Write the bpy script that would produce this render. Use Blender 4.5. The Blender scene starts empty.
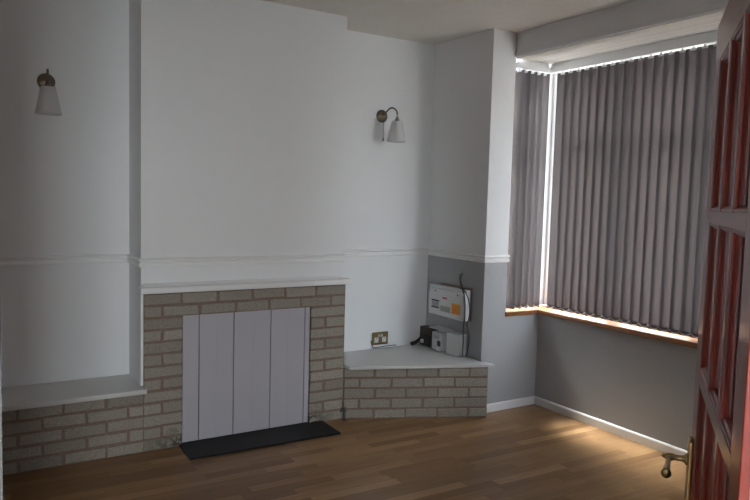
import bpy, bmesh, math, random
from mathutils import Vector, Matrix
random.seed(7)
SC = bpy.context.scene
COL = SC.collection
PI = math.pi

# ------------------------------------------------------------------ helpers
def link(o, parent=None):
    COL.objects.link(o)
    if parent is not None:
        o.parent = parent
    return o

def obj(name, bm, mats, parent=None, smooth=False, loc=None, bevel=0, seg=2):
    me = bpy.data.meshes.new(name)
    bmesh.ops.recalc_face_normals(bm, faces=bm.faces[:])
    bm.to_mesh(me); bm.free()
    if not isinstance(mats, (list, tuple)): mats = [mats]
    for m in mats: me.materials.append(m)
    if smooth:
        for p in me.polygons: p.use_smooth = True
    o = bpy.data.objects.new(name, me)
    link(o, parent)
    if loc: o.location = loc
    if bevel:
        b = o.modifiers.new('bevel', 'BEVEL'); b.width = bevel; b.segments = seg
        b.limit_method = 'ANGLE'; b.angle_limit = math.radians(40)
    if smooth or bevel:
        w = o.modifiers.new('wn', 'WEIGHTED_NORMAL') if bevel else None
    return o

def thing(name, label, cat, loc=(0, 0, 0), rz=0, group=None):
    o = bpy.data.objects.new(name, None)
    o.empty_display_size = 0.05
    link(o); o.location = loc; o.rotation_euler = (0, 0, rz)
    return tag(o, label, cat, group)

def tag(o, label, cat, group=None):
    o['label'] = label; o['category'] = cat
    if group: o['group'] = group
    return o

def struct(o):
    o['kind'] = 'structure'
    return o

def box(bm, x0, x1, y0, y1, z0, z1, M=None, mi=0):
    r = bmesh.ops.create_cube(bm, size=1)
    vs = r['verts']
    bmesh.ops.scale(bm, vec=(x1 - x0, y1 - y0, z1 - z0), verts=vs)
    bmesh.ops.translate(bm, vec=((x0 + x1) / 2, (y0 + y1) / 2, (z0 + z1) / 2), verts=vs)
    if M is not None: bmesh.ops.transform(bm, matrix=M, verts=vs)
    if mi:
        for f in {f for v in vs for f in v.link_faces}: f.material_index = mi
    return vs

def bx(*a, **k):
    bm = bmesh.new(); box(bm, *a, **k); return bm

def prism(bm, poly, z0, z1, M=None):
    """extrude an xy polygon from z0 to z1"""
    lo = [bm.verts.new((x, y, z0)) for x, y in poly]
    hi = [bm.verts.new((x, y, z1)) for x, y in poly]
    bm.faces.new(lo[::-1]); bm.faces.new(hi)
    n = len(poly)
    for i in range(n):
        bm.faces.new((lo[i], lo[(i + 1) % n], hi[(i + 1) % n], hi[i]))
    if M is not None: bmesh.ops.transform(bm, matrix=M, verts=lo + hi)
    return lo + hi

def sweep(bm, prof, pts, closed=False):
    """sweep profile [(out, up)] along horizontal polyline pts with mitred corners.
    'out' is to the right of the direction of travel"""
    n = len(pts); rings = []
    for i, p in enumerate(pts):
        p = Vector(p)
        d0 = (p - Vector(pts[i - 1])).normalized() if i > 0 else None
        d1 = (Vector(pts[i + 1]) - p).normalized() if i < n - 1 else None
        if d0 is None: d0 = d1
        if d1 is None: d1 = d0
        n0 = Vector((d0.y, -d0.x)); n1 = Vector((d1.y, -d1.x))
        m = (n0 + n1); m = m / max(m.dot(n0), 1e-6) if m.length > 1e-6 else n0
        rings.append([bm.verts.new((p.x + m.x * a, p.y + m.y * a, b)) for a, b in prof])
    k = len(prof)
    for i in range(n - 1):
        for j in range(k):
            bm.faces.new((rings[i][j], rings[i][(j + 1) % k], rings[i + 1][(j + 1) % k], rings[i + 1][j]))
    bm.faces.new(rings[0]); bm.faces.new(rings[-1][::-1])

def lathe(bm, prof, n=32, M=None):
    """profile [(r,z)] about Z"""
    rings = []; vs = []
    for r, z in prof:
        if r < 1e-5:
            v = bm.verts.new((0, 0, z)); rings.append([v]); vs.append(v)
        else:
            ring = [bm.verts.new((r * math.cos(2 * PI * i / n), r * math.sin(2 * PI * i / n), z)) for i in range(n)]
            rings.append(ring); vs += ring
    for a, b in zip(rings, rings[1:]):
        for i in range(n):
            j = (i + 1) % n
            if len(a) == 1 and len(b) == 1: continue
            if len(a) == 1: bm.faces.new((a[0], b[i], b[j]))
            elif len(b) == 1: bm.faces.new((a[i], a[j], b[0]))
            else: bm.faces.new((a[i], a[j], b[j], b[i]))
    if M is not None: bmesh.ops.transform(bm, matrix=M, verts=vs)
    return vs

def tube(bm, pts, r, n=12, cap=True):
    pts = [Vector(p) for p in pts]
    rs = r if isinstance(r, (list, tuple)) else [r] * len(pts)
    t0 = (pts[1] - pts[0]).normalized()
    up = Vector((0, 0, 1)) if abs(t0.z) < .9 else Vector((1, 0, 0))
    nrm = (up - t0 * up.dot(t0)).normalized()
    rings = []
    for i, p in enumerate(pts):
        if i == 0: t = (pts[1] - pts[0]).normalized()
        elif i == len(pts) - 1: t = (pts[-1] - pts[-2]).normalized()
        else: t = ((pts[i + 1] - p).normalized() + (p - pts[i - 1]).normalized()).normalized()
        nrm = (nrm - t * nrm.dot(t)).normalized()
        b = t.cross(nrm)
        rings.append([bm.verts.new(p + (nrm * math.cos(2 * PI * k / n) + b * math.sin(2 * PI * k / n)) * rs[i]) for k in range(n)])
    for a, b in zip(rings, rings[1:]):
        for k in range(n):
            bm.faces.new((a[k], a[(k + 1) % n], b[(k + 1) % n], b[k]))
    if cap:
        bm.faces.new(rings[0][::-1]); bm.faces.new(rings[-1])

def bez(p0, p1, p2, p3, n=14):
    out = []
    for i in range(n + 1):
        t = i / n; s = 1 - t
        out.append(tuple(s**3 * a + 3 * s * s * t * b + 3 * s * t * t * c + t**3 * d for a, b, c, d in zip(p0, p1, p2, p3)))
    return out

# ------------------------------------------------------------------ materials
class NT:
    def __init__(s, name):
        s.m = bpy.data.materials.new(name); s.m.use_nodes = True
        s.t = s.m.node_tree; s.t.nodes.clear()
        s.out = s.n('ShaderNodeOutputMaterial')
    def n(s, ty, **k):
        nd = s.t.nodes.new(ty)
        for a, b in k.items():
            if a.startswith('i_'): nd.inputs[a[2:].replace('_', ' ')].default_value = b
            else: setattr(nd, a, b)
        return nd
    def l(s, a, b): s.t.links.new(a, b)
    def ramp(s, fac, stops):
        r = s.n('ShaderNodeValToRGB'); e = r.color_ramp.elements
        e[0].position, e[0].color = stops[0][0], (*stops[0][1], 1)
        e[1].position, e[1].color = stops[-1][0], (*stops[-1][1], 1)
        for p, c in stops[1:-1]:
            q = e.new(p); q.color = (*c, 1)
        s.l(fac, r.inputs[0]); return r.outputs[0]
    def mix(s, fac, a, b, mode='MIX'):
        x = s.n('ShaderNodeMix', data_type='RGBA', blend_type=mode)
        for i, v in ((0, fac), (6, a), (7, b)):
            if hasattr(v, 'is_linked') or hasattr(v, 'links'): s.l(v, x.inputs[i])
            elif i == 0: x.inputs[0].default_value = v
            else: x.inputs[i].default_value = (*v, 1)
        return x.outputs[2]
    def math(s, op, a, b=0.0, c=None):
        x = s.n('ShaderNodeMath', operation=op)
        for i, v in enumerate((a, b) if c is None else (a, b, c)):
            if hasattr(v, 'links'): s.l(v, x.inputs[i])
            else: x.inputs[i].default_value = v
        return x.outputs[0]
    def noise(s, vec, scale, detail=4, rough=.55, dist=0):
        x = s.n('ShaderNodeTexNoise'); x.inputs['Scale'].default_value = scale
        x.inputs['Detail'].default_value = detail; x.inputs['Roughness'].default_value = rough
        x.inputs['Distortion'].default_value = dist
        if vec is not None: s.l(vec, x.inputs['Vector'])
        return x.outputs[0]
    def mapping(s, vec, scale=(1, 1, 1), rot=(0, 0, 0), loc=(0, 0, 0)):
        x = s.n('ShaderNodeMapping'); x.inputs['Scale'].default_value = scale
        x.inputs['Rotation'].default_value = rot; x.inputs['Location'].default_value = loc
        s.l(vec, x.inputs['Vector']); return x.outputs[0]
    def bump(s, h, strength=.3, dist=.01):
        x = s.n('ShaderNodeBump'); x.inputs['Strength'].default_value = strength
        x.inputs['Distance'].default_value = dist; s.l(h, x.inputs['Height']); return x.outputs[0]
    def bsdf(s, col, rough=.5, metal=0, normal=None, spec=.5, coat=0, coat_rough=.1):
        b = s.n('ShaderNodeBsdfPrincipled')
        if hasattr(col, 'links'): s.l(col, b.inputs['Base Color'])
        else: b.inputs['Base Color'].default_value = (*col, 1)
        if hasattr(rough, 'links'): s.l(rough, b.inputs['Roughness'])
        else: b.inputs['Roughness'].default_value = rough
        b.inputs['Metallic'].default_value = metal
        b.inputs['Specular IOR Level'].default_value = spec
        b.inputs['Coat Weight'].default_value = coat; b.inputs['Coat Roughness'].default_value = coat_rough
        if normal is not None: s.l(normal, b.inputs['Normal'])
        s.l(b.outputs[0], s.out.inputs[0]); return b

def simple(name, col, rough=.5, metal=0, noise_amt=.06, scale=30, bump=0, spec=.5, coat=0):
    n = NT(name); tc = n.n('ShaderNodeTexCoord')
    f = n.noise(tc.outputs['Object'], scale, 3)
    c = n.mix(f, tuple(max(0, v * (1 - noise_amt)) for v in col), tuple(min(1, v * (1 + noise_amt)) for v in col))
    nr = n.bump(f, bump, .002) if bump else None
    n.bsdf(c, rough, metal, nr, spec, coat)
    return n.m

def geo_pos(n):
    return n.n('ShaderNodeNewGeometry').outputs['Position']

M = {}
DADO = 1.1325
# painted white wallpaper (faint woven relief)
def wall_mat(name, white, grey=None):
    n = NT(name); P = geo_pos(n)
    fine = n.noise(P, 220, 2, .6)
    mid = n.noise(P, 14, 4, .6)
    wv = n.noise(n.mapping(P, (160, 160, 25)), 1.0, 3, .6)
    c = n.mix(mid, tuple(v * .97 for v in white), white)
    hgt = n.math('ADD', n.math('MULTIPLY', fine, .5), n.math('MULTIPLY', wv, .6))
    if grey:
        sx = n.n('ShaderNodeSeparateXYZ'); n.l(P, sx.inputs[0])
        st = n.math('GREATER_THAN', sx.outputs[2], DADO - .01)
        v = n.noise(n.mapping(P, (60, 60, 300)), 1.0, 3, .7)
        g = n.mix(n.math('ADD', n.math('MULTIPLY', v, .5), n.math('MULTIPLY', wv, .5)),
                  tuple(q * .85 for q in grey), tuple(q * 1.12 for q in grey))
        c = n.mix(st, g, c)
    n.bsdf(c, .62, 0, n.bump(hgt, .12, .002), .35)
    return n.m
M['wall'] = wall_mat('white_wallpaper', (.80, .81, .825))
M['wall_grey'] = wall_mat('white_over_grey_wallpaper', (.80, .81, .825), (.40, .41, .425))
M['taupe'] = simple('taupe_paint', (.030, .029, .026), .7, noise_amt=.03)
M['wall_front'] = wall_mat('taupe_wallpaper', (.075, .07, .062))
M['paint'] = simple('white_gloss_paint', (.82, .825, .83), .32, noise_amt=.02, scale=8)
M['bulkhead'] = simple('white_bulkhead_paint', (.80, .81, .84), .5, noise_amt=.03, scale=6, bump=.1)

def ceiling_mat():
    n = NT('textured_ceiling'); P = geo_pos(n)
    a = n.noise(P, 5, 5, .6, 1.5); b = n.noise(P, 45, 3, .6, .8)
    c = n.mix(a, (.75, .715, .67), (.84, .81, .77))
    h = n.math('ADD', n.math('MULTIPLY', a, .8), n.math('MULTIPLY', b, .5))
    n.bsdf(c, .8, 0, n.bump(h, .5, .012), .2)
    return n.m
M['ceiling'] = ceiling_mat()

def floor_mat():
    n = NT('oak_laminate'); P = geo_pos(n)
    v = n.mapping(P, (1, 1, 1), (0, 0, math.radians(1.0)))
    sx = n.n('ShaderNodeSeparateXYZ'); n.l(v, sx.inputs[0])
    W, L = .066, .52
    row = n.math('FLOOR', n.math('DIVIDE', sx.outputs[1], W))
    wn = n.n('ShaderNodeTexWhiteNoise', noise_dimensions='1D'); n.l(row, wn.inputs['W'])
    xx = n.math('ADD', n.math('DIVIDE', sx.outputs[0], L), n.math('MULTIPLY', wn.outputs[0], 7.3))
    colr = n.math('FLOOR', xx)
    cb = n.n('ShaderNodeCombineXYZ'); n.l(row, cb.inputs[0]); n.l(colr, cb.inputs[1])
    w2 = n.n('ShaderNodeTexWhiteNoise', noise_dimensions='2D'); n.l(cb.outputs[0], w2.inputs['Vector'])
    grain_v = n.n('ShaderNodeVectorMath', operation='ADD')
    n.l(n.mapping(P, (3.0, 55, 1)), grain_v.inputs[0])
    sc = n.n('ShaderNodeVectorMath', operation='SCALE'); n.l(w2.outputs['Color'], sc.inputs[0]); sc.inputs['Scale'].default_value = 40
    n.l(sc.outputs[0], grain_v.inputs[1])
    g = n.noise(grain_v.outputs[0], 1.0, 5, .65, .4)
    base = n.ramp(w2.outputs[0], [(0, (.190, .100, .040)), (.35, (.245, .137, .060)), (.7, (.295, .172, .080)), (1, (.37, .230, .115))])
    gr = n.ramp(g, [(.3, (.72, .68, .62)), (.65, (1.08, 1.06, 1.04))])
    c = n.mix(1.0, base, gr, 'MULTIPLY')
    # hairline joints between strips
    fy = n.math('FRACT', n.math('DIVIDE', sx.outputs[1], W))
    fx = n.math('FRACT', xx)
    ed = n.math('MAXIMUM', n.math('LESS_THAN', fy, .015), n.math('LESS_THAN', fx, .003))
    c = n.mix(n.math('MULTIPLY', ed, .55), c, (.07, .035, .016))
    rg = n.math('ADD', n.math('MULTIPLY', g, .12), .30)
    n.bsdf(c, rg, 0, n.bump(g, .03, .001), .45)
    return n.m
M['floor'] = floor_mat()

def brick_mats():
    n = NT('buff_brick'); P = geo_pos(n)
    at = n.n('ShaderNodeAttribute', attribute_name='tint')
    f1 = n.noise(P, 9, 5, .7); f2 = n.noise(P, 110, 4, .7)
    base = n.mix(at.outputs['Fac'], (.255, .236, .205), (.410, .385, .335))
    sp = n.ramp(f2, [(.3, (.66, .64, .62)), (.62, (1.14, 1.12, 1.1))])
    c = n.mix(1.0, base, sp, 'MULTIPLY')
    c = n.mix(n.math('MULTIPLY', f1, .35), c, (.27, .235, .205))
    # soot on the lowest bricks beside the old hearth
    so = n.n('ShaderNodeAttribute', attribute_name='soot')
    sm = n.math('MULTIPLY', so.outputs['Fac'], n.math('GREATER_THAN', n.noise(P, 28, 4, .7), .46))
    c = n.mix(n.math('MULTIPLY', sm, .85), c, (.012, .011, .010))
    h = n.math('ADD', n.math('MULTIPLY', f2, .7), n.math('MULTIPLY', n.noise(P, 38, 4, .6), .8))
    n.bsdf(c, .88, 0, n.bump(h, .9, .005), .2)
    m2 = simple('red_brown_mortar', (.225, .162, .138), .95, noise_amt=.3, scale=60, bump=.6, spec=.15)
    return n.m, m2
M['brick'], M['mortar'] = brick_mats()

def wood_mat(name, c0, c1, rough, coat, vscale=(60, 60, 3)):
    n = NT(name); tc = n.n('ShaderNodeTexCoord')
    g = n.noise(n.mapping(tc.outputs['Object'], vscale), 1.0, 6, .6, .6)
    c = n.ramp(g, [(.3, c0), (.7, c1)])
    n.bsdf(c, rough, 0, n.bump(g, .1, .001), .5, coat, .16)
    return n.m
M['mahogany'] = wood_mat('varnished_mahogany', (.120, .0075, .003), (.265, .020, .0065), .34, .4)
M['mahogany_x'] = wood_mat('varnished_mahogany_rail', (.120, .0075, .003), (.265, .020, .0065), .34, .4, (3, 60, 60))
M['sill'] = wood_mat('varnished_oak_sill', (.15, .055, .018), (.31, .14, .052), .28, .4, (50, 2.5, 50))
M['board'] = simple('white_shelf_laminate', (.60, .595, .585), .35, noise_amt=.02, scale=5)
M['panel'] = simple('pale_lilac_grey_board', (.47, .455, .50), .5, noise_amt=.025, scale=6)
M['seam'] = simple('dark_seam', (.03, .03, .035), .7)
M['slate'] = simple('black_slate', (.010, .0105, .012), .55, noise_amt=.3, scale=25, bump=.25, spec=.3)
M['brass'] = simple('antique_brass', (.52, .40, .20), .32, 1, noise_amt=.15, scale=60)
M['dark_brass'] = simple('tarnished_brass', (.23, .165, .075), .42, 1, noise_amt=.25, scale=50)
M['nickel'] = simple('brushed_bronze_metal', (.20, .165, .125), .4, 1, noise_amt=.1)
M['white_plastic'] = simple('white_plastic', (.74, .75, .76), .35, noise_amt=.015, spec=.4)
M['off_white'] = simple('off_white_plastic', (.58, .59, .58), .45, noise_amt=.04)
M['label_grey'] = simple('grey_label', (.42, .42, .38), .6, noise_amt=.08, scale=90)
M['label_dark'] = simple('dark_print', (.05, .05, .09), .6)
M['label_white'] = simple('white_label', (.68, .68, .70), .6)
M['red'] = simple('red_badge', (.55, .02, .06), .5)
M['orange'] = simple('orange_label', (.85, .34, .02), .6, noise_amt=.03)
M['cable'] = simple('grey_cable', (.075, .08, .075), .5)
M['black'] = simple('black_plastic', (.012, .011, .011), .45)
M['brown'] = simple('dark_brown_bakelite', (.040, .018, .014), .5, noise_amt=.3)
M['cardboard'] = simple('raw_board_edge', (.30, .20, .15), .8)
M['pewter'] = simple('dull_grey_metal', (.14, .14, .14), .45, .9, noise_amt=.25)
M['upvc'] = simple('white_upvc', (.78, .79, .80), .28, noise_amt=.01, scale=4)
M['chain'] = simple('white_bead_chain', (.72, .73, .74), .4)
M['concrete'] = simple('street_paving', (.30, .29, .27), .9, noise_amt=.2, scale=3, bump=.3)
M['opal'] = None

def shade_mat():
    n = NT('frosted_glass_shade')
    d = n.n('ShaderNodeBsdfPrincipled')
    d.inputs['Base Color'].default_value = (.74, .74, .75, 1); d.inputs['Roughness'].default_value = .35
    t = n.n('ShaderNodeBsdfTranslucent'); t.inputs[0].default_value = (.8, .8, .8, 1)
    m = n.n('ShaderNodeMixShader'); m.inputs[0].default_value = .25
    n.l(d.outputs[0], m.inputs[1]); n.l(t.outputs[0], m.inputs[2]); n.l(m.outputs[0], n.out.inputs[0])
    return n.m
M['opal'] = shade_mat()

def fabric_mat():
    n = NT('grey_blind_fabric'); P = geo_pos(n)
    f = n.noise(P, 320, 3, .7); g = n.noise(n.mapping(P, (30, 30, 4)), 1.0, 3)
    fac = n.math('ADD', n.math('MULTIPLY', f, .7), n.math('MULTIPLY', g, .3))
    cd = n.mix(fac, (.062, .056, .061), (.105, .095, .103))
    ct = n.mix(fac, (.0165, .0146, .0154), (.026, .0232, .0245))
    d = n.n('ShaderNodeBsdfDiffuse'); n.l(cd, d.inputs[0])
    t = n.n('ShaderNodeBsdfTranslucent'); n.l(ct, t.inputs[0])
    g2 = n.n('ShaderNodeBsdfGlossy'); g2.inputs['Roughness'].default_value = .5; g2.inputs[0].default_value = (.5, .5, .5, 1)
    a = n.n('ShaderNodeAddShader'); n.l(d.outputs[0], a.inputs[0]); n.l(t.outputs[0], a.inputs[1])
    m = n.n('ShaderNodeMixShader'); m.inputs[0].default_value = .05
    n.l(a.outputs[0], m.inputs[1]); n.l(g2.outputs[0], m.inputs[2]); n.l(m.outputs[0], n.out.inputs[0])
    return n.m
M['fabric'] = fabric_mat()

def glass_mat():
    n = NT('clear_window_glass')
    fr = n.n('ShaderNodeFresnel'); fr.inputs[0].default_value = 1.5
    tr = n.n('ShaderNodeBsdfTransparent'); tr.inputs[0].default_value = (.95, .97, .96, 1)
    gl = n.n('ShaderNodeBsdfGlossy'); gl.inputs['Roughness'].default_value = .02
    m = n.n('ShaderNodeMixShader'); n.l(n.math('MULTIPLY', fr.outputs[0], n.math('SUBTRACT', 1.0, n.n('ShaderNodeNewGeometry').outputs['Backfacing'])), m.inputs[0]); n.l(tr.outputs[0], m.inputs[1]); n.l(gl.outputs[0], m.inputs[2])
    n.l(m.outputs[0], n.out.inputs[0]); return n.m
M['glass'] = glass_mat()

def cladding_mat():
    n = NT('cream_cladding'); P = geo_pos(n)
    sx = n.n('ShaderNodeSeparateXYZ'); n.l(P, sx.inputs[0])
    f = n.math('FRACT', n.math('DIVIDE', n.math('SUBTRACT', sx.outputs[0], .216), .075))
    e = n.math('LESS_THAN', f, .07)
    c = n.mix(e, (.66, .62, .57), (.90, .89, .87))
    h = n.math('SUBTRACT', 1.0, e)
    n.bsdf(c, .4, 0, n.bump(h, .6, .004), .4); return n.m
M['cladding'] = cladding_mat()

# ------------------------------------------------------------------ dimensions
H = 2.75
XL, YF = -3.36, -3.92            # left wall, wall with the doorway (inner faces)
A, B1, B3 = -.6875, .2163, .5522  # return wall, bulkhead face, bay wall
BR0, BR1, BRY = -2.305, -.966, -.3165   # chimney breast
BAYR = -3.08                      # right return of the bay
DX0, DX1 = -3.2046, -2.325         # doorway

# ------------------------------------------------------------------ room shell
o = struct(obj('floor', bx(-4.6, .80, -5.7, .2, -.12, 0), M['floor']))
o = struct(obj('ceiling', bx(-4.6, .25, -5.7, .2, H, H + .12), M['ceiling']))
struct(obj('wall_back', bx(XL - .12, .12, 0, .15, 0, H), M['wall']))
struct(obj('wall_left', bx(XL - .12, XL, YF, 0, 0, H), M['wall']))
struct(obj('wall_chimney', bx(BR0, BR1, BRY, 0, 0, H), M['wall']))
# the right wall: short stretch by the corner, the return of the bay and the stretch after the bay
bm = bmesh.new()
prism(bm, [(0, 0), (0, A), (B1, A), (B1, A + .215), (.20, 0)], .0, H)
struct(obj('wall_right', bm, M['wall_grey']))
struct(obj('wall_right', bx(0, .25, YF, BAYR, 0, H), M['wall_grey']))
bm = bmesh.new()                  # low wall under the bay window
prism(bm, [(B1, A), (B3, A), (B3, BAYR), (.25, BAYR), (.25, BAYR - .2), (.84, BAYR - .2), (.84, A + .235), (B1, A + .235)], 0, .70)
struct(obj('wall_bay', bm, M['wall_grey']))
bm = bmesh.new()                  # bulkhead over the bay
box(bm, B1, .30, BAYR, A, 2.577, H)
struct(obj('wall_bulkhead', bm, M['bulkhead']))
struct(obj('trim_1', bx(B1 - .012, B1, BAYR, A - .0005, 2.577, 2.607), M['bulkhead'], bevel=.004))
struct(obj('ceiling_bay', bx(.30, .92, BAYR - .2, A + .235, 2.580, 2.70), M['cladding']))
struct(obj('trim_2', bx(B1 + .001, .301, BAYR + .001, A - .001, 2.568, 2.577), M['cladding']))
# wall with the doorway
bm = bmesh.new()
box(bm, XL - .12, DX0, YF - .12, YF, 0, H)
box(bm, DX1, .25, YF - .12, YF, 0, H)
box(bm, DX0, DX1, YF - .12, YF, 1.985, H)
struct(obj('wall_front', bm, M['wall_front']))
# hallway behind the doorway, with a tall narrow window in its end wall
HX0, HX1, HY = -4.3, -1.5, -5.5
WX0, WX1, WZ0, WZ1 = -3.53, -3.29, .95, 2.15
struct(obj('wall_hall_left', bx(HX0 - .1, HX0, HY, YF - .12, 0, H), M['wall']))
struct(obj('wall_hall_right', bx(HX1, HX1 + .1, HY, YF - .12, 0, H), M['wall']))
bm = bmesh.new()
box(bm, HX0 - .1, WX0, HY - .12, HY, 0, H); box(bm, WX1, HX1 + .1, HY - .12, HY, 0, H)
box(bm, WX0, WX1, HY - .12, HY, 0, WZ0); box(bm, WX0, WX1, HY - .12, HY, WZ1, H)
struct(obj('wall_hall_end', bm, M['wall']))
w3 = bpy.data.objects.new('window_3', None); link(w3); struct(w3)
bm = bmesh.new()
for a in ((WX0, WX0 + .02), (WX1 - .02, WX1)): box(bm, a[0], a[1], HY - .09, HY - .04, WZ0, WZ1)
for a in ((WZ0, WZ0 + .03), (WZ1 - .03, WZ1)): box(bm, WX0 + .02, WX1 - .02, HY - .09, HY - .04, a[0], a[1])
obj('window_frame', bm, M['upvc'], w3)
obj('window_pane', bx(WX0 + .02, WX1 - .02, HY - .068, HY - .062, WZ0 + .03, WZ1 - .03), M['glass'], w3)

# dado rail and skirting
DP = [(0, DADO - .030), (.010, DADO - .030), (.014, DADO - .024), (.014, DADO - .006), (.006, DADO - .001), (.006, DADO + .003),
      (.018, DADO + .008), (.019, DADO + .014), (.010, DADO + .022), (0, DADO + .024)]
def rail(name, pts):
    bm = bmesh.new(); sweep(bm, DP, pts); return struct(obj(name, bm, M['paint']))
rail('trim_3', [(XL, YF + .02), (XL, 0), (BR0, 0), (BR0, BRY), (BR1, BRY), (BR1, 0), (0, 0), (0, A), (B1 + .004, A)])
SP = [(0, 0), (.014, 0), (.014, .050), (.009, .058), (0, .060)]
bm = bmesh.new(); sweep(bm, SP, [(.004, A), (B3, A), (B3, BAYR), (.25, BAYR), (0, BAYR), (0, YF + .001)])
struct(obj('baseboard_right', bm, M['paint']))
bm = bmesh.new(); sweep(bm, SP, [(-.001, YF), (DX1 + .06, YF)])
struct(obj('baseboard_front', bm, M['paint']))
bm = bmesh.new(); sweep(bm, SP, [(XL, YF + .02), (XL, -.36)])
struct(obj('baseboard_left', bm, M['paint']))
# white wooden edging strip down the left edge of the brick surround
struct(obj('trim_4', bx(BR0 - .008, BR0 + .009, -.346, BRY - .0005, .402, .952), M['paint'], bevel=.003))

# ------------------------------------------------------------------ brickwork
BH, CJ, BL, PJ = .0575, .0731, .211, .0155
def brickwork(name, label, cat, segs_fn, length, ncourse, Mx, depth=.024, soot=None, phase=0., top=None, lo_seam=False, hi_seam=False):
    """a wall face in local (u, depth, w): bricks stand proud of recessed mortar"""
    root = thing(name, label, cat, Mx.to_translation(), Mx.to_euler().z)
    bm = bmesh.new()
    tl = bm.verts.layers.float.new('tint'); sl = bm.verts.layers.float.new('soot')
    for c in range(ncourse):
        z0 = c * CJ + .006; z1 = z0 + BH
        if top: z1 = min(z1, top)
        if z1 - z0 < .01: continue
        for (a, b) in segs_fn(c):
            w = b - a
            u = a
            half = (c % 2)
            first = (BL - PJ) / 2 if half else BL
            first = first if phase == 0 else ((phase * BL) if half else BL * (.5 + phase) if phase < .5 else BL)
            k = 0
            while u < b - .02:
                L = first if k == 0 else BL
                if b - (u + L) < .05: L = b - u
                e = min(u + L, b)
                j = lambda s: random.uniform(-s, s)
                r = box(bm, u + j(.0025), e + j(.0025), 0 + j(.003), depth, z0 + j(.0022), z1 + j(.0022))
                t = min(1, max(0, random.gauss(.5, .22)))
                for v in r:
                    v[tl] = t; v[sl] = soot(v.co) if soot else 0
                    v.co.x += j(.0028); v.co.z += j(.0026); v.co.y += j(.0015)
                u = e + PJ; k += 1
    o = obj('bricks', bm, M['brick'], root, bevel=.0035, seg=2)
    bm = bmesh.new()
    allsegs = {}
    Ht = top if top else ncourse * CJ
    # mortar bed: one slab per distinct run of courses
    runs = []
    for c in range(ncourse):
        s = segs_fn(c)
        if runs and runs[-1][0] == s: runs[-1][2] = c + 1
        else: runs.append([s, c, c + 1])
    lo_ = min(a for s, _, _ in runs for a, b in s); hi_ = max(b for s, _, _ in runs for a, b in s)
    for s, c0, c1 in runs:
        for a, b in s:
            box(bm, a + .002 if a > lo_ else a - (.0035 if lo_seam else 0), b - .002 if b < hi_ else b + (.0035 if hi_seam else -.002), .0045, depth + .002, c0 * CJ, min(c1 * CJ, Ht))
    obj('mortar', bm, M['mortar'], root)
    return root

SY = -.345
# left bench front
lb = brickwork('brick_plinth', 'low brick plinth on the left, under the long white shelf board', 'brick plinth',
    lambda c: [(0, 1.0600)], 1.0600, 5, Matrix.Translation((XL + .002, SY, 0)), soot=None, phase=.3, top=.366, hi_seam=True)
obj('core', bx(0, 1.05, .027, .343, 0, .366), M['mortar'], lb)
# fireplace surround
def sur(c):
    if c < 11: return [(0, .226), (1.088, 1.344)]
    return [(0, 1.344)]
def sootf(co):
    s = 0
    for ux in (.226, 1.088):
        d = math.hypot((co.x - ux) * 1.0, co.z * 1.3)
        s = max(s, max(0, 1 - d / .17))
    return min(1, s * 1.6)
fs = brickwork('fireplace_surround', 'buff brick fireplace surround with red-brown mortar around the boarded opening', 'fireplace',
    sur, 1.344, 13, Matrix.Translation((-2.293, SY, 0)), soot=sootf, hi_seam=True)
# right bench: angled front
p0 = Vector((-.943, -.352)); p1 = Vector((-.004, -.775)); dv = p1 - p0; ang = math.atan2(dv.y, dv.x)
MR = Matrix.Translation((p0.x, p0.y, 0)) @ Matrix.Rotation(ang, 4, 'Z')
rb = brickwork('brick_plinth', 'low angled brick plinth in the right alcove, under the wedge-shaped white shelf', 'brick plinth',
    lambda c: [(0.0, dv.length)], dv.length, 5, MR, soot=None, phase=.47, top=.362, lo_seam=True)
bm = bmesh.new()
prism(bm, [(.012, .028), (dv.length - .002, .028), (dv.length - .04, .055), (.012 + .35, .30)], 0, .362)
obj('core', bm, M['mortar'], rb)

# shelf boards
tag(obj('shelf_board', bx(XL + .003, -2.288, -.402, -.003, .367, .395), M['board'], bevel=.005),
    'long white shelf board on the left brick plinth', 'shelf')
bm = bmesh.new()
prism(bm, [(-.963, -.004), (-.963, -.343), (-.947, -.343), (-.942, -.418), (.030, -.797), (.034, -.792), (.034, -.690), (-.003, -.690), (-.003, -.004)], .364, .386)
tag(obj('shelf_board', bm, M['board'], bevel=.004), 'wedge-shaped white shelf board in the right alcove beneath the fuse box', 'shelf')
bm = bmesh.new()
prof = [(.0, .952), (.0, .988), (0, .952)]
# mantel: board with a small cove under the wall edge
box(bm, -2.322, -.919, -.394, -.318, .953, .989)
mt = thing('mantel_shelf', 'white painted mantel shelf on top of the brick fireplace', 'mantelpiece')
obj('board', bm, M['paint'], mt, bevel=.005)
bm = bmesh.new(); sweep(bm, [(0, .9895), (.022, .9895), (.010, 1.000), (0, 1.006)], [(BR0 + .002, BRY - .001), (BR1 - .002, BRY - .001)])
obj('moulding', bm, M['paint'], mt)

# boarded fireplace opening
fp = thing('fireplace_board', 'pale lilac-grey grooved board closing the fireplace opening', 'board', (-1.638, -.34, 0))
x = -2.065; xs = [-2.065, -1.968, -1.757, -1.552, -1.357 + .086, -1.2085]
xs = [-2.065, -1.962, -1.740, -1.490, -1.247, -1.2085]
bm = bmesh.new()
for a, b in zip(xs, xs[1:]):
    box(bm, a + .0025 + 1.638, b - .0025 + 1.638, .004, .016, .016, .808)
obj('planks', bm, M['panel'], fp, bevel=.0025)
bm = bmesh.new()
for a, b in zip(xs[1:4], xs[2:5]):
    m_ = (a + b) / 2 + 1.638; box(bm, m_ - .0015, m_ + .0015, .0028, .0045, .016, .808)
obj('bead', bm, M['panel'], fp)
obj('backing', bx(-2.065 + 1.638, -1.2085 + 1.638, .0165, .022, .016, .808), M['seam'], fp)
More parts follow.
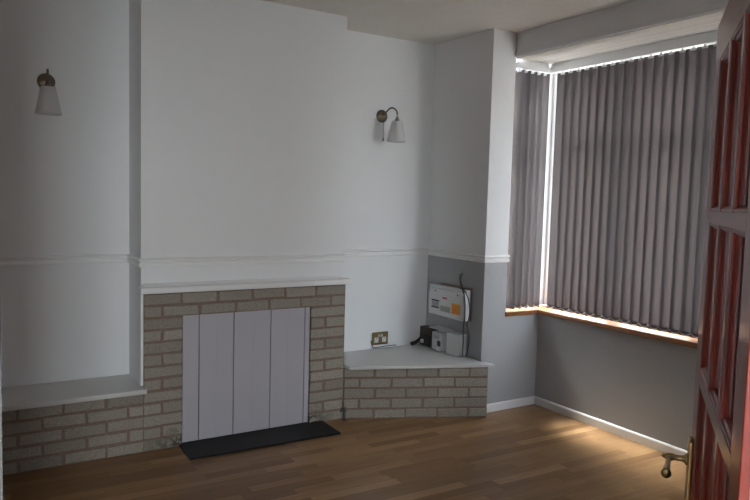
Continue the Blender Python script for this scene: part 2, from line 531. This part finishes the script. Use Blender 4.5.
# slate hearth
bm = bmesh.new(); prism(bm, [(-2.083, -.322), (-2.091, -.596), (-1.106, -.612), (-1.104, -.318)], .0005, .013)
tag(obj('hearth_slab', bm, M['slate'], bevel=.003), 'thin black slate hearth slab on the floor before the fireplace', 'hearth')
# capped gas pipe
gp = thing('gas_pipe', 'stub of grey gas pipe with a valve at the foot of the right brick pier', 'pipe', (-.945, -.372, 0))
bm = bmesh.new(); tube(bm, [(0, 0, .002), (0, 0, .062)], .008, 14)
lathe(bm, [(0, .0), (.016, 0), (.016, .006), (.009, .010), (0, .011)], 20)
obj('pipe', bm, M['pewter'], gp, smooth=True)
bm = bmesh.new()
lathe(bm, [(0, .060), (.015, .060), (.015, .076), (.010, .080), (.010, .088), (0, .088)], 6)
box(bm, -.026, .012, -.006, .006, .080, .090)
obj('valve', bm, M['pewter'], gp, bevel=.001)
bm = bmesh.new(); tube(bm, [(0, 0, .068), (-.012, 0.004, .068), (-.03, .006, .068)], .009, 12)
obj('compression_nut', bm, M['pewter'], gp)

# ------------------------------------------------------------------ wall lights
def wall_light(loc, label, ox):
    t = thing('wall_light', label, 'wall light', loc, 0, 'wall lights on the alcove walls')
    R = Matrix.Rotation(PI / 2, 4, 'X')     # +z of lathe -> -y
    bm = bmesh.new(); lathe(bm, [(0, .001), (.048, .001), (.048, .006), (.044, .012), (.030, .016), (.012, .019), (0, .020)], 40, R)
    obj('backplate', bm, M['nickel'], t, smooth=True)
    bm = bmesh.new()
    pts = bez((0, -.018, 0), (0, -.07, .02), (ox * .35, -.09, .075), (ox * .78, -.135, .045), 14) + bez((ox * .78, -.135, .045), (ox * .93, -.150, .033), (ox, -.158, .02), (ox, -.160, -.004), 6)[1:]
    tube(bm, pts, .0055, 12)
    obj('arm', bm, M['nickel'], t, smooth=True)
    bm = bmesh.new()
    T = Matrix.Translation((ox, -.160, -.046)) @ Matrix.Diagonal((.93, .93, .97, 1))
    lathe(bm, [(0, .036), (.008, .036), (.010, .024), (.015, .014), (.019, .002), (0, .0)], 24, T)
    obj('lamp_holder', bm, M['nickel'], t, smooth=True)
    bm = bmesh.new()
    lathe(bm, [(.014, .000), (.038, -.002), (.0425, -.008), (.0735, -.150), (.0765, -.154), (.0745, -.157), (.0715, -.152), (.0395, -.008), (.014, -.003)], 48, T)
    obj('shade', bm, M['opal'], t, smooth=True)
    if True:
        bm = bmesh.new()
        tube(bm, [(.004, -.022, -.02), (.004, -.023, -.06), (.004, -.023, -.160)], .0013, 8)
        lathe(bm, [(0, -.158), (.003, -.160), (.0055, -.178), (.004, -.186), (0, -.188)], 14, Matrix.Translation((.004, -.023, 0)))
        obj('pull_cord', bm, M['nickel'], t, smooth=True)
        bm = bmesh.new(); tube(bm, [(-.028, -.017, .0), (.02, -.0215, .001)], .004, 10)
        obj('switch_bar', bm, M['brass'], t, smooth=True)
    return t
wall_light((-.477, 0, 2.160), 'wall light with white shade and pull cord in the right alcove', .036)
wall_light((-2.765, 0, 2.160), 'wall light with white shade in the shadowed left alcove', -.006)

# ------------------------------------------------------------------ double socket
so = thing('double_socket', 'brass double power socket low on the right alcove wall', 'socket', (-.440, 0, .462))
obj('face_plate', bx(-.073, .073, -.009, -.0005, -.050, .050), M['dark_brass'], so, bevel=.004)
for sx_ in (-1, 1):
    s = obj('outlet', bx(sx_ * .035 - .018, sx_ * .035 + .018, -.012, -.0095, -.030, .010), M['off_white'], so, bevel=.0015)
    bm = bmesh.new()
    box(bm, sx_ * .035 - .002, sx_ * .035 + .002, -.0127, -.0122, -.004, .006)
    for q in (-1, 1): box(bm, sx_ * .035 + q * .010 - .003, sx_ * .035 + q * .010 + .003, -.0127, -.0122, -.020, -.016)
    obj('pin_holes', bm, M['black'], s)
    obj('rocker_switch', bx(sx_ * .012 - .008, sx_ * .012 + .008, -.014, -.0095, .014, .034), M['off_white'], so, bevel=.0015)
bm = bmesh.new(); tube(bm, bez((-.518, -.006, .450), (-.520, -.008, .43), (-.512, -.010, .41), (-.502, -.012, .392)), .004, 8)
tube(bm, bez((-.502, -.012, .392), (-.44, -.010, .393), (-.36, -.008, .402), (-.29, -.008, .396)), .0035, 8)
tag(obj('loose_cable', bm, M['cable'], smooth=True), 'thin dark cable lying along the wall under the brass socket', 'cable')

# ------------------------------------------------------------------ fuse box and meter on the right wall
fb = thing('fuse_box', 'white fuse box with orange and dark labels on the grey wall', 'fuse box', (0, -.28, .75), 0)
def fl(y0, y1, x0, x1, z0, z1): return bx(x0, x1, y0 + .28, y1 + .28, z0 - .75, z1 - .75)
obj('mounting_board', fl(-.560, -.20, -.018, -.0005, .655, .900), M['cardboard'], fb)
obj('case', fl(-.566, -.112, -.058, -.0185, .660, .888), M['white_plastic'], fb, bevel=.006)
obj('cover', fl(-.578, -.162, -.098, -.0585, .664, .868), M['white_plastic'], fb, bevel=.008)
obj('flap', fl(-.572, -.168, -.104, -.0985, .690, .832), M['white_plastic'], fb, bevel=.003)
def sticker(name, y0, y1, z0, z1, m, dx=0): return obj(name, fl(y0, y1, -.1062 - dx, -.1046 - dx, z0, z1), m, fb)
s = sticker('safety_label', -.306, -.206, .718, .785, M['label_white'])
bm = bmesh.new()
for z0, z1 in ((.772, .783), (.720, .730)): box(bm, -.1072, -.1064, -.304 + .28, -.208 + .28, z0 - .75, z1 - .75)
for k in range(4): box(bm, -.1070, -.1064, -.296 + .28, -.216 + .28, .733 + k * .009 - .75, .7365 + k * .009 - .75)
obj('printing', bm, M['label_dark'], s)
sticker('badge', -.396, -.340, .803, .814, M['red'])
s = sticker('circuit_chart', -.440, -.320, .706, .748, M['label_grey'])
bm = bmesh.new()
for k in range(4): box(bm, -.1070, -.1064, -.432 + .28, -.328 + .28, .711 + k * .009 - .75, .713 + k * .009 - .75)
obj('printing', bm, M['pewter'], s)
s = sticker('warning_label', -.556, -.458, .706, .784, M['orange'])
bm = bmesh.new()
for k in range(5): box(bm, -.1070, -.1064, -.548 + .28, -.466 + .28, .716 + k * .012 - .75, .7185 + k * .012 - .75)
obj('printing', bm, M['brown'], s)
for y in (-.245, -.515):
    bm = bmesh.new(); lathe(bm, [(0, 0), (.006, 0), (.006, .003), (0, .004)], 12, Matrix.Translation((-.0985, y + .28, .850 - .75)) @ Matrix.Rotation(-PI / 2, 4, 'Y'))
    obj('cover_screw', bm, M['pewter'], fb)
bm = bmesh.new(); lathe(bm, [(0, 0), (.012, 0), (.012, .014), (.008, .020), (0, .021)], 16, Matrix.Translation((-.04, -.085, -.111)) )
obj('cable_gland', bm, M['off_white'], fb)
cb = thing('supply_cables', 'bundle of grey cables hanging past the right end of the fuse box', 'cable', (0, -.50, .40))
bm = bmesh.new()
tube(bm, bez((-.010, .066, .592), (-.040, .045, .575), (-.070, .000, .54), (-.080, -.040, .505)) + bez((-.080, -.040, .505), (-.100, -.125, .42), (-.095, -.095, .28), (-.078, -.070, .22))[1:] + bez((-.078, -.070, .22), (-.066, -.060, .15), (-.066, -.055, .08), (-.056, -.046, .004))[1:], .0062, 10)
obj('thick_cable', bm, M['cable'], cb, smooth=True)
bm = bmesh.new()
tube(bm, bez((-.010, .050, .600), (-.045, .030, .57), (-.075, -.015, .54), (-.082, -.055, .505)) + bez((-.082, -.055, .505), (-.090, -.150, .44), (-.070, -.155, .33), (-.070, -.090, .24))[1:], .0042, 10)
obj('thin_cable', bm, M['cable'], cb, smooth=True)
bm = bmesh.new()
tube(bm, bez((-.070, -.088, .25), (-.050, -.115, .20), (-.040, -.105, .10), (-.036, -.062, .004)), .004, 8)
obj('thin_cable', bm, M['cable'], cb, smooth=True)
obj('cable_clip', bx(-.094, -.068, -.066, -.030, .500, .508), M['black'], cb)

cu = thing('cutout_box', 'dark brown cutout box low in the alcove corner beside the meter', 'electric box', (0, -.10, .386))
obj('case', bx(-.075, -.001, -.090, .080, .002, .150), M['brown'], cu, bevel=.006)
obj('cover', bx(-.095, -.0755, -.075, .02, .012, .100), M['black'], cu, bevel=.005)
bm = bmesh.new(); tube(bm, bez((-.165, .062, .016), (-.14, .066, .018), (-.12, .055, .02), (-.082, .045, .06)), .015, 12)
obj('cable_tail', bm, M['black'], cu, smooth=True)
obj('seal', bx(-.118, -.097, -.01, .01, .030, .060), M['off_white'], cu, bevel=.003)
me = thing('electric_meter', 'small off-white electric meter standing below the fuse box', 'meter', (0, -.264, .386))
obj('case', bx(-.088, -.001, -.065, .062, .002, .142), M['off_white'], me, bevel=.007)
obj('display', bx(-.0915, -.0882, -.035, .040, .092, .122), M['label_grey'], me, bevel=.001)
obj('dial_plate', bx(-.0915, -.0882, -.050, -.012, .040, .082), M['label_dark'], me, bevel=.001)
obj('terminal_cover', bx(-.106, -.0885, -.062, -.018, .004, .034), M['white_plastic'], me, bevel=.004)
tb = thing('terminal_box', 'rounded white plastic box between the meter and hanging cables', 'electric box', (0, -.440, .386))
bm = bmesh.new()
pr_ = [(-.001, .088), (-.050, .088), (-.082, .062), (-.088, .030), (-.088, -.045), (-.078, -.075), (-.055, -.088), (-.001, -.088)]
prism(bm, pr_, .002, .165)
obj('case', bm, M['white_plastic'], tb, bevel=.006)
bm = bmesh.new()
prism(bm, [(-.001, .27), (-.098, .265), (-.098, .085), (-.092, .065), (-.001, .065)], .1665, .1715)
obj('lid_flap', bm, M['white_plastic'], tb)

# ------------------------------------------------------------------ window sill
sl = bmesh.new()
prism(sl, [(.208, A - .0005), (.208, A - .020), (B3 - .024, A - .020), (B3 - .024, BAYR + .020), (.26, BAYR + .020), (.26, BAYR - .13), (.739, BAYR - .13), (.739, A + .13), (B1 + .001, A + .13), (B1 + .001, A - .0005)], .7005, .734)
struct(obj('trim_5', sl, M['sill'], bevel=.008, seg=3))

# ------------------------------------------------------------------ windows
def frame_window(name, x0, y0, x1, y1, mull, transom):
    """uPVC window from (x0,y0) to (x1,y1), z .735 - 2.58"""
    w = bpy.data.objects.new(name, None); link(w); struct(w)
    L = math.hypot(x1 - x0, y1 - y0); a = math.atan2(y1 - y0, x1 - x0)
    w.location = (x0, y0, 0); w.rotation_euler = (0, 0, a)
    z0, z1 = .7345, 2.579
    bm = bmesh.new()
    box(bm, 0, .06, -.03, .03, z0, z1); box(bm, L - .06, L, -.03, .03, z0, z1)
    box(bm, .06, L - .06, -.03, .03, z0, z0 + .06); box(bm, .06, L - .06, -.03, .03, z1 - .06, z1)
    for m in mull: box(bm, m * L - .04, m * L + .04, -.028, .028, z0 + .06, z1 - .06)
    obj('window_frame', bm, M['upvc'], w, bevel=.004)
    xs_ = [.06] + [m * L for m in mull] + [L - .06]
    for i, (p, q) in enumerate(zip(xs_, xs_[1:])):
        p2 = p + (.04 if i else 0) + .002; q2 = q - (.04 if i < len(xs_) - 2 else 0) - .002
        obj('glazing_bar', bx(p2, q2, -.025, .025, transom - .03, transom + .03), M['upvc'], w, bevel=.003)
        obj('window_pane', bx(p2, q2, -.003, .003, z0 + .061, transom - .031), M['glass'], w)
        obj('window_pane', bx(p2, q2, -.003, .003, transom + .031, z1 - .061), M['glass'], w)
    return w
frame_window('window_1', .77, BAYR - .06, .77, A + .13, [.25, .5, .75], 2.08)
frame_window('window_2', .739, A + .165, B1 + .01, A + .165, [], 2.08)
frame_window('window_4', .27, BAYR - .165, .739, BAYR - .165, [], 2.08)
struct(obj('trim_6', bx(.74, .81, A + .13, A + .2, .7345, 2.579), M['upvc']))
struct(obj('trim_7', bx(.74, .81, BAYR - .2, BAYR - .06, .7345, 2.579), M['upvc']))

# ------------------------------------------------------------------ vertical blinds
VW, VT, VB = .089, 2.498, .750
def vane_mesh():
    """arched fabric strip with a stitched pocket and weight at the bottom; local x across, hangs from z=0"""
    bm = bmesh.new(); n = 8; Hh = VT - VB
    rows = [0, -Hh + .035, -Hh]
    grid = []
    for z in [0, -.02, -Hh * .33, -Hh * .66, -Hh + .036, -Hh + .034, -Hh]:
        row = []
        for i in range(n + 1):
            t = i / n * 2 - 1
            y = .0015 * (1 - t * t)
            row.append(bm.verts.new((t * VW / 2, y, z)))
        grid.append(row)
    for a, b in zip(grid, grid[1:]):
        for i in range(n): bm.faces.new((a[i], a[i + 1], b[i + 1], b[i]))
    me = bpy.data.meshes.new('vane'); bm.to_mesh(me); bm.free(); me.materials.append(M['fabric'])
    for p in me.polygons: p.use_smooth = True
    return me
def weight_mesh():
    bm = bmesh.new(); box(bm, -.041, .041, -.0022, .0016, -(VT - VB) + .004, -(VT - VB) + .028)
    me = bpy.data.meshes.new('bottom_weight'); bm.to_mesh(me); bm.free(); me.materials.append(M['pewter']); return me
def hanger_mesh():
    bm = bmesh.new(); box(bm, -.006, .006, -.0015, .0015, -.002, .026); box(bm, -.018, .018, -.0012, .0012, -.012, -.0005)
    me = bpy.data.meshes.new('vane_hanger'); bm.to_mesh(me); bm.free(); me.materials.append(M['upvc']); return me
VM, WM, HM = vane_mesh(), weight_mesh(), hanger_mesh()

def blind(label, p0, p1, n, rot, name='vertical_blind'):
    p0 = Vector(p0); p1 = Vector(p1); d = (p1 - p0); L = d.length; u = d.normalized(); a = math.atan2(u.y, u.x)
    t = thing(name, label, 'blind', (p0.x, p0.y, VT), a)
    bm = bmesh.new()
    box(bm, 0, L, -.021, -.019, .010, .052); box(bm, 0, L, .019, .021, .010, .052); box(bm, 0, L, -.019, .019, .050, .052)
    box(bm, 0, L, -.010, .019, .052, .0775)
    for s in (-1, 1): box(bm, 0, L, s * .013 - .006, s * .013 + .006, .010, .012)
    obj('headrail', bm, M['upvc'], t)
    ends = []
    pitch = L / n
    for i in range(1 if n > 20 else 0, n):
        r = rot + random.uniform(-.035, .035) + (math.radians((-6, 0, 6, 4)[i]) if n > 20 and i < 4 else 0)
        x = (i + .5) * pitch
        v = bpy.data.objects.new('vane', VM); link(v, t); v.location = (x, 0, 0); v.rotation_euler = (0, 0, r)
        w = bpy.data.objects.new('bottom_weight', WM); link(w, v); w.location = (0, .0012, 0)
        h = bpy.data.objects.new('vane_hanger', HM); link(h, v)
        cx, cy = x - math.cos(r) * VW / 2 * .0, 0
        ends.append((r, x))
    # bead chains looping from weight to weight, room side and window side
    for side in (-1, 1):
        bm = bmesh.new(); zb = -(VT - VB) + .012
        pts_all = []
        for (r0, x0), (r1, x1) in zip(ends, ends[1:]):
            e0 = Vector((x0 + side * math.cos(r0) * VW / 2, side * math.sin(r0) * VW / 2, zb))
            e1 = Vector((x1 + side * math.cos(r1) * VW / 2, side * math.sin(r1) * VW / 2, zb))
            for k in range(10):
                q = k / 10
                p = e0.lerp(e1, q); p.z -= .020 * 4 * q * (1 - q) * .85
                p.z += .012
                pts_all.append(p)
        for p in pts_all:
            bmesh.ops.create_icosphere(bm, subdivisions=1, radius=.0022, matrix=Matrix.Translation(p))
        tube(bm, pts_all, .0008, 5)
        obj('bead_chain', bm, M['chain'], t, smooth=True)
    return t
VR = math.radians(15)
blind('grey vertical blind across the wide front of the bay window', (.590, A + .012, 0), (.590, BAYR + .03, 0), 32, VR)
blind('short grey vertical blind on the narrow side window at the corner of the bay', (.246, A + .030, 0), (.566, A + .030, 0), 5, math.radians(-72))

# ------------------------------------------------------------------ the open glazed door
TH = math.radians(53.0)
D = Vector((math.sin(TH), math.cos(TH), 0))
LEAD = Vector((-1.7309, -3.4460, 0))
LEN = .758
HINGE = LEAD - D * LEN
door = bpy.data.objects.new('door_1', None); link(door); struct(door)
door.location = HINGE; door.rotation_euler = (0, 0, math.atan2(D.y, D.x))
# local: x from hinge (0) to leading edge (LEN); y: + is the camera side face (left of D), door lies in y -.040..0
TK = .040
S1, S2 = .100, LEN - .104
def pbox(x0, x1, z0, z1, y0=-TK, y1=0.): return bx(x0, x1, y0, y1, z0, z1)
obj('door_stile', pbox(0.004, S1, .008, 1.955), M['mahogany'], door, bevel=.002)
obj('door_stile', pbox(S2, LEN, .008, 1.955), M['mahogany'], door, bevel=.002)
obj('door_rail', pbox(S1, S2, 1.862, 1.955), M['mahogany_x'], door)
obj('door_rail', pbox(S1, S2, .008, .135), M['mahogany_x'], door)
W = S2 - S1; MB = .026; ow = (W - 2 * MB) / 3
rows = [(1.535, 1.862), (1.182, 1.509), (.829, 1.150), (.482, .803), (.135, .456)]
bars = [(1.509, 1.535), (1.150, 1.182), (.803, .829), (.456, .482)]
for z0, z1 in bars: obj('glazing_bar', pbox(S1, S2, z0, z1), M['mahogany_x'], door)
for c in (0, 1):
    x0 = S1 + ow * (c + 1) + MB * c
    bm = bmesh.new()
    for z0, z1 in rows: box(bm, x0, x0 + MB, -TK, 0, z0, z1)
    obj('glazing_bar', bm, M['mahogany'], door)
def ring(bm, x0, x1, z0, z1, prof):
    """moulding around an opening; prof [(inset, y)]"""
    rs = []
    for a, y in prof:
        rs.append([bm.verts.new(v) for v in ((x0 + a, y, z0 + a), (x1 - a, y, z0 + a), (x1 - a, y, z1 - a), (x0 + a, y, z1 - a))])
    k = len(rs)
    for i in range(k):
        A_, B_ = rs[i], rs[(i + 1) % k]
        for j in range(4):
            bm.faces.new((A_[j], A_[(j + 1) % 4], B_[(j + 1) % 4], B_[j]))
for c in range(3):
    x0 = S1 + (ow + MB) * c; x1 = x0 + ow
    for z0, z1 in rows:
        bm = bmesh.new()
        ring(bm, x0, x1, z0, z1, [(0, -.002), (.003, -.0005), (.006, -.0015), (.007, -.005), (.010, -.008), (.012, -.0125), (.0125, -.0165), (0, -.0165)])
        ring(bm, x0, x1, z0, z1, [(0, -TK + .002), (0, -.0225), (.0125, -.0225), (.012, -TK + .0125), (.007, -TK + .005), (.003, -TK + .001)])
        obj('pane_moulding', bm, M['mahogany'], door)
        obj('glass_pane', bx(x0 + .001, x1 - .001, -.0215, -.0175, z0 + .001, z1 - .001), M['glass'], door)
# lever handle, camera side (+y) and far side
def lever(sgn):
    y0 = 0 if sgn > 0 else -TK
    hx = LEN - .045
    Y = lambda v: y0 + sgn * v
    bm = bmesh.new()
    a, b = sorted((Y(.0006), Y(.009)))
    pts = [(-.021, .880), (.021, .880), (.021, 1.000), (.017, 1.010), (.0, 1.016), (-.017, 1.010), (-.021, 1.000)]
    pts = [(-.021, .850), (-.014, .842), (.014, .842), (.021, .850), (.021, 1.000), (.014, 1.008), (-.014, 1.008), (-.021, 1.000)]
    lo = [bm.verts.new((hx + x, a, z)) for x, z in pts]; hi = [bm.verts.new((hx + x, b, z)) for x, z in pts]
    bm.faces.new(lo); bm.faces.new(hi[::-1])
    for i in range(len(pts)):
        j = (i + 1) % len(pts); bm.faces.new((lo[i], lo[j], hi[j], hi[i]))
    root = obj('door_handle', bm, M['brass'], door, bevel=.002)
    R = Matrix.Translation((hx, y0, .955)) @ Matrix.Rotation(-PI / 2 * sgn, 4, 'X')
    bm = bmesh.new()
    lathe(bm, [(0, .009), (.014, .009), (.013, .013), (.009, .016), (.0070, .022), (.0065, .036), (.0090, .042), (.0090, .054), (.006, .058), (.003, .064), (0, .065)], 24, R)
    obj('handle_neck', bm, M['brass'], root, smooth=True)
    bm = bmesh.new()
    yc = Y(.051)
    P_ = [(hx + .004, yc, .955), (hx - .02, yc, .955), (hx - .06, Y(.054), .9555), (hx - .092, Y(.057), .956), (hx - .104, Y(.058), .956), (hx - .110, Y(.0585), .956)]
    tube(bm, P_, [.0068, .0052, .0058, .0072, .0090, .0096], 20)
    lathe(bm, [(0, 0), (.0096, 0), (.0108, .003), (.0108, .006), (0, .0065)], 20, Matrix.Translation(P_[-1]) @ Matrix.Rotation(-PI / 2, 4, 'Y'))
    obj('lever', bm, M['brass'], root, smooth=True)
    for zz in (.978, .862):
        bm = bmesh.new(); lathe(bm, [(0, .0092), (.004, .0092), (.0035, .0108), (0, .0112)], 10, Matrix.Translation((hx, y0, zz)) @ Matrix.Rotation(-PI / 2 * sgn, 4, 'X'))
        obj('screw', bm, M['brass'], root)
lever(1); lever(-1)
# hinges
for zz in (.25, 1.72):
    bm = bmesh.new(); lathe(bm, [(0, -.045), (.006, -.045), (.006, .045), (0, .045)], 14, Matrix.Translation((-.003, .002, zz)))
    obj('hinge', bm, M['brass'], door, smooth=True)
# door lining (white) and architrave on the room side
fr = bpy.data.objects.new('door_2', None); link(fr); struct(fr)
bm = bmesh.new()
box(bm, DX0 - .0, DX0 + .004, YF - .125, YF + .004, 0.001, 1.981); box(bm, DX1 - .004, DX1, YF - .125, YF + .004, 0.001, 1.981)
box(bm, DX0, DX1, YF - .125, YF + .004, 1.981, 1.985)
obj('door_lining', bm, M['taupe'], fr)
bm = bmesh.new()
box(bm, DX0 - .06, DX0, YF + .0005, YF + .016, 0.001, 2.045); box(bm, DX1, DX1 + .06, YF + .0005, YF + .016, .001, 2.045)
box(bm, DX0, DX1, YF + .0005, YF + .016, 1.986, 2.045)
obj('architrave', bm, M['paint'], fr, bevel=.003)

# ------------------------------------------------------------------ outside ground
struct(obj('ground', bx(.85, 30, -20, 30, -.35, -.15), M['concrete']))
# brick house front across the street, unseen; added to block low sky from the front blind
M['far_brick'] = simple('distant_red_brick', (.16, .085, .065), .9, noise_amt=.25, scale=4)
bm = bmesh.new()
box(bm, 10, 17, -20, 4, -.15, 6.05)
v_ = [bm.verts.new(p) for p in ((9.7, -20.2, 6.05), (17.3, -20.2, 6.05), (13.5, -20.2, 9.05), (9.7, 4.2, 6.05), (17.3, 4.2, 6.05), (13.5, 4.2, 9.05))]
for f_ in ((0, 1, 2), (3, 5, 4), (0, 3, 4, 1), (1, 4, 5, 2), (0, 2, 5, 3)): bm.faces.new([v_[k] for k in f_])
struct(obj('wall_street_blocker', bm, M['far_brick']))

# ------------------------------------------------------------------ light
w = bpy.data.worlds.new('daylight'); SC.world = w; w.use_nodes = True
nt = w.node_tree; nt.nodes.clear()
wo = nt.nodes.new('ShaderNodeOutputWorld'); bg = nt.nodes.new('ShaderNodeBackground')
sky = nt.nodes.new('ShaderNodeTexSky'); sky.sky_type = 'NISHITA'
sky.sun_disc = False; sky.sun_elevation = math.radians(38); sky.sun_rotation = math.radians(60); sky.air_density = 1.0; sky.dust_density = 4.0
mx = nt.nodes.new('ShaderNodeMix'); mx.data_type = 'RGBA'; mx.inputs[0].default_value = .75
nt.links.new(sky.outputs[0], mx.inputs[6]); mx.inputs[7].default_value = (3.2, 3.3, 3.5, 1)
nt.links.new(mx.outputs[2], bg.inputs[0]); bg.inputs[1].default_value = 4.2
nt.links.new(bg.outputs[0], wo.inputs[0])

def area(name, loc, rot, sx, sy, energy, col, portal=False):
    l = bpy.data.lights.new(name, 'AREA'); l.shape = 'RECTANGLE'; l.size = sx; l.size_y = sy
    l.energy = energy; l.color = col
    if portal: l.cycles.is_portal = True
    o = bpy.data.objects.new(name, l); link(o); o.location = loc; o.rotation_euler = rot
    return o
area('window_portal', (.85, (BAYR + A) / 2, 1.66), (0, PI / 2, 0), 1.85, 2.5, 1, (1, 1, 1), True)
area('window_portal', (.47, A + .215, 1.66), (PI / 2, 0, PI), .5, 1.85, 1, (1, 1, 1), True)
# hazy sun, low along the front of the house
sl_ = bpy.data.lights.new('hazy_sun', 'SUN'); sl_.energy = 36.0; sl_.angle = math.radians(18); sl_.color = (1, .98, .95)
so_ = bpy.data.objects.new('hazy_sun', sl_); link(so_)
sd = Vector((math.sin(math.radians(4)) * math.cos(math.radians(57)), math.cos(math.radians(4)) * math.cos(math.radians(57)), math.sin(math.radians(57))))
so_.rotation_euler = sd.to_track_quat('Z', 'Y').to_euler()
# daylight behind the hall window
area('hall_daylight', ((WX0 + WX1) / 2, HY - .20, (WZ0 + WZ1) / 2), (PI / 2, 0, 0), .24, 1.2, 104, (.95, .975, 1.0))

# ------------------------------------------------------------------ camera
f, yaw, pitch, roll = 678.13, .5536, -.0762, .0274
F = Vector((math.sin(yaw) * math.cos(pitch), math.cos(yaw) * math.cos(pitch), math.sin(pitch)))
R_ = Vector((math.cos(yaw), -math.sin(yaw), 0)); U = R_.cross(F)
R2 = R_ * math.cos(roll) + U * math.sin(roll); U2 = -R_ * math.sin(roll) + U * math.cos(roll)
cam = bpy.data.cameras.new('camera'); cam.sensor_width = 36; cam.lens = f * 36 / 750; cam.clip_start = .02
co = bpy.data.objects.new('camera', cam); link(co)
Mx = Matrix((R2, U2, -F)).transposed().to_4x4(); Mx.translation = (-3.2164, -4.3886, 1.543)
co.matrix_world = Mx
SC.camera = co

vs = SC.view_settings
vs.view_transform = 'Standard'; vs.look = 'None'; vs.gamma = 1; vs.exposure = 0.0
SC.cycles.max_bounces = 10; SC.cycles.diffuse_bounces = 6; SC.cycles.transparent_max_bounces = 12
SC.cycles.sample_clamp_indirect = 6
SC.cycles.use_denoising = True
